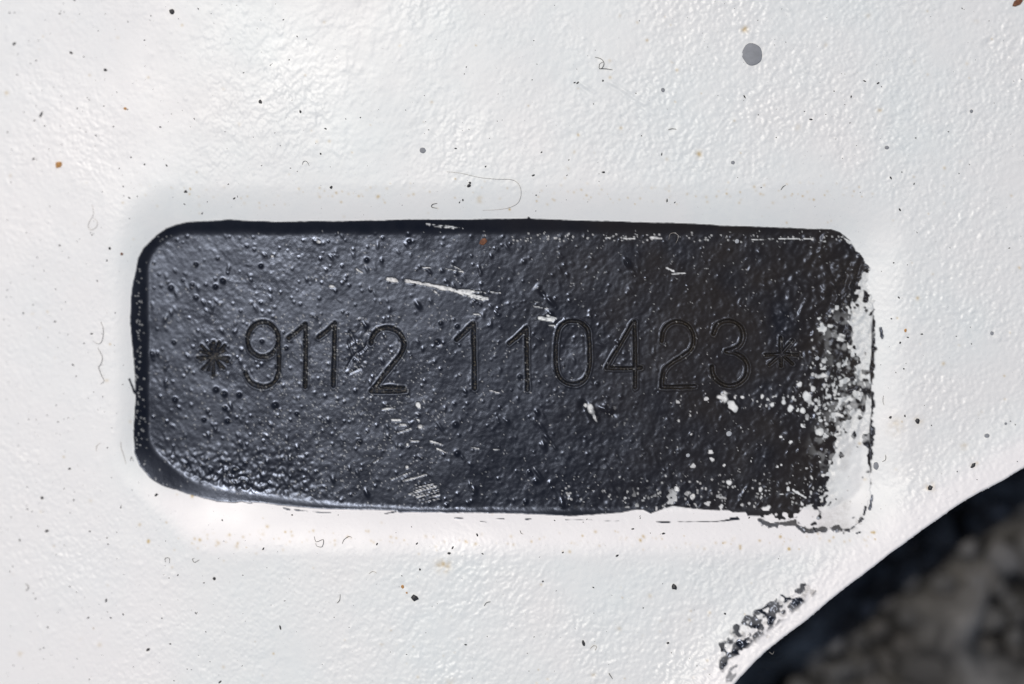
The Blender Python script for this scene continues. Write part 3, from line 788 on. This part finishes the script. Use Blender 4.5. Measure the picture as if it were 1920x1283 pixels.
# ------------------------------------------------------------------ fibres and hairs
def fibre(pts, r, mat, label, lift=1.0, name='fibre'):
    P = smooth_pts(pts, 6)
    r *= .72
    n = 5; vs = []; fs = []
    for k, (x, y) in enumerate(P):
        a = P[max(k - 1, 0)]; b = P[min(k + 1, len(P) - 1)]
        tx, ty = b[0] - a[0], b[1] - a[1]; l = math.hypot(tx, ty) + 1e-9
        nx_, ny_ = -ty / l, tx / l
        z0 = z_at(x, y) + r * .6 + lift * math.sin(math.pi * k / (len(P) - 1))
        rr = r * (.6 + .4 * math.sin(math.pi * min(1, (k + 1) / len(P) * 1.05)))
        for m in range(n):
            t_ = m / n * 6.283
            vs.append((wx(x + nx_ * rr * math.cos(t_)), wy(y + ny_ * rr * math.cos(t_)), (z0 + rr * math.sin(t_)) * S))
    for k in range(len(P) - 1):
        for m in range(n):
            fs.append((k * n + m, k * n + (m + 1) % n, (k + 1) * n + (m + 1) % n, (k + 1) * n + m))
    fs.append(list(range(n))); fs.append([(len(P) - 1) * n + m for m in range(n)][::-1])
    o = mesh_obj(name, vs, fs, mat)
    return tag(o, label, name, 'fibres and hairs on the panel')
fibre([(1115, 109), (1127, 113), (1132, 121), (1128, 130), (1123, 130), (1124, 122), (1131, 118)], .9, fibre_m, 'dark fibre curled in a small loop, upper middle of the panel')
fibre([(1123, 131), (1135, 131), (1148, 133)], 1.0, fibre_m, 'short straight fibre under the looped fibre, upper middle')
fibre([(838, 323), (865, 326), (900, 334), (930, 337), (958, 338), (972, 346), (977, 362), (972, 380), (955, 390), (930, 394), (905, 395)], .55, hair_m, 'long pale hair bent in a hook above the recess', 1.5, 'hair')
fibre([(820, 382), (811, 384), (810, 389), (820, 391)], 1.0, fibre_m, 'small dark hook of fibre on the upper recess wall')
fibre([(1252, 245), (1259, 243), (1267, 244)], .9, fibre_m, 'short pale fibre with a barb, above the recess right of centre')
fibre([(567, 309), (569, 303), (575, 303), (580, 311)], .7, fibre_m, 'tiny fibre arch left of centre above the recess')
fibre([(589, 1006), (593, 1016), (606, 1012), (604, 1025), (594, 1024), (592, 1018)], .75, fibre_m, 'tangled curl of fibre just below the recess, left of centre')
fibre([(308, 1056), (307, 1049), (315, 1048), (315, 1058)], .7, fibre_m, 'square-ended fibre hook below the left end of the recess')
fibre([(372, 1051), (363, 1056), (359, 1050), (363, 1048)], .7, fibre_m, 'small tick-shaped fibre below the left end of the recess')
fibre([(39, 1099), (45, 1104), (43, 1110), (39, 1112)], .9, fibre_m, 'bracket-shaped fibre at the lower left edge of the photo')
fibre([(908, 1135), (912, 1129), (920, 1127)], 1.0, fibre_m, 'grey comma-shaped fibre below the recess near the centre')
fibre([(632, 1131), (637, 1125), (638, 1114)], .8, fibre_m, 'short upright fibre arc near the bottom, left of centre')
fibre([(642, 1020), (645, 1012), (654, 1006), (660, 1008)], .8, fibre_m, 'curved fibre on the lower lip of the recess')
fibre([(692, 1076), (699, 1071), (707, 1074)], .7, hair_m, 'pale arched fibre between the recess and the charcoal flake')
fibre([(184, 603), (189, 618), (187, 638), (180, 645), (169, 640)], .6, fibre_m, 'upper piece of the wavy hair left of the recess', 1.0, 'hair')
fibre([(178, 652), (187, 670), (184, 684), (180, 689), (185, 703), (190, 715), (184, 721)], .75, fibre_m, 'lower, darker piece of the wavy hair left of the recess', 1.0, 'hair')
fibre([(167, 382), (170, 400), (162, 415), (160, 424), (166, 430), (176, 424), (177, 414), (170, 408)], .55, hair_m, 'pale hair with a loop at its end, left of the recess', 1.0, 'hair')
fibre([(1106, 1215), (1112, 1209), (1118, 1211), (1115, 1218)], .9, hair_m, 'tiny grey fibre beside the narrow black flake at the bottom')
fibre([(1141, 1260), (1144, 1265), (1148, 1271)], 1.1, fibre_m, 'short dark slanting fibre at the bottom edge of the photo')
fibre([(1463, 357), (1467, 351), (1472, 348)], 1.0, fibre_m, 'short dark fibre above the right half of the recess')
fibre([(1254, 449), (1256, 440), (1263, 437), (1271, 441), (1271, 448), (1267, 457)], .6, hair_m, 'fine pale hair arch on the black paint near its top edge', 1.5, 'hair')
fibre([(975, 994), (977, 999), (981, 1001)], .8, fibre_m, 'very small fibre on the lower recess wall near the centre')
fibre([(222, 830), (223, 842), (228, 856), (232, 872)], .6, hair_m, 'faint hair beside the lower left edge of the black paint', .8, 'hair')
fibre([(240, 866), (242, 858), (246, 867)], .6, fibre_m, 'minute bent fibre touching the lower left of the recess')
fibre([(176, 848), (176, 838), (184, 832)], .6, hair_m, 'faint curved fibre left of the recess, lower part', .6)
fibre([(1657, 742), (1656, 752), (1658, 760)], .6, fibre_m, 'fine curved fibre on the right wall of the recess')
fibre([(1661, 853), (1661, 862), (1655, 866)], .8, fibre_m, 'small hooked fibre right of the worn corner')
fibre([(1440, 1220), (1446, 1224), (1449, 1219)], .5, hair_m, 'white wisp sticking out over the free edge', .5)

# ------------------------------------------------------------------ ground below: dark asphalt with loose stones
GZ = -0.024
gxs = np.concatenate([-np.geomspace(4, .13, 18), np.arange(-.12, .16, .0012), np.geomspace(.17, 4, 18)])
gys = np.concatenate([-np.geomspace(4, .17, 18), np.arange(-.16, .12, .0012), np.geomspace(.13, 4, 18)])
GX, GY = np.meshgrid(gxs, gys)
gr_ = np.random.default_rng(5)
gz = np.zeros(GX.shape)
for k in range(60):
    a = gr_.uniform(0, 6.28); f = gr_.uniform(200, 1200); gz += np.sin((GX * math.cos(a) + GY * math.sin(a)) * f + gr_.uniform(0, 6.28)) * (150 / f) * .0015 * (1.7 if f < 600 else 1)
gz *= np.exp(-(np.maximum(np.abs(GX), np.abs(GY)) / .3) ** 4) 
gv = np.stack([GX, GY, GZ + gz], -1).reshape(-1, 3)
n1, n2 = GX.shape
a_ = (np.arange(n1 - 1)[:, None] * n2 + np.arange(n2 - 1)[None, :]).reshape(-1)
ground = mesh_obj('ground', gv.tolist(), np.stack([a_, a_ + 1, a_ + n2 + 1, a_ + n2], -1).tolist(), ground_m)
tag(ground, 'dark stony asphalt out of focus below the free edge', kind='structure')

def stone_mesh(seed, mat):
    r_ = random.Random(seed)
    import bmesh
    bm = bmesh.new(); bmesh.ops.create_icosphere(bm, subdivisions=2, radius=1)
    planes = [(Vector((r_.gauss(0, 1), r_.gauss(0, 1), r_.gauss(0, 1))).normalized(), r_.uniform(.6, .9)) for _ in range(9)]
    for v in bm.verts:
        for n_, d_ in planes:
            ex = v.co.dot(n_) - d_
            if ex > 0: v.co -= n_ * ex * .85
        v.co *= 1 + r_.uniform(-.09, .09)
        v.co.z *= .7
    me = bpy.data.meshes.new('stone'); bm.to_mesh(me); bm.free()
    me.materials.append(mat); me.shade_smooth()
    return me
protos = [stone_mesh(k, stone_ms[k % 4]) for k in range(12)]
r_ = random.Random(17)
placed = []
tries = 0
while len(placed) < 290 and tries < 20000:
    tries += 1
    x, y = r_.uniform(.014, .085), r_.uniform(-.062, .004)
    if x - y < .052: continue
    rad = r_.choice((.0014, .002, .0026, .003, .0036, .0044)) * r_.uniform(.85, 1.15)
    if any((x - a) ** 2 + (y - b) ** 2 < ((rad + c) * .88) ** 2 for a, b, c in placed): continue
    placed.append((x, y, rad))
    o = bpy.data.objects.new('stone', protos[r_.randrange(12)])
    col.objects.link(o); o.parent = ground
    o.location = (x, y, GZ + rad * .35 + .0012)
    o.scale = (rad * r_.uniform(.9, 1.3), rad, rad * r_.uniform(.8, 1.1))
    o.rotation_euler = (r_.uniform(-.4, .4), r_.uniform(-.4, .4), r_.uniform(0, 6.28))
print('stones', len(placed), 'quads', len(quads))
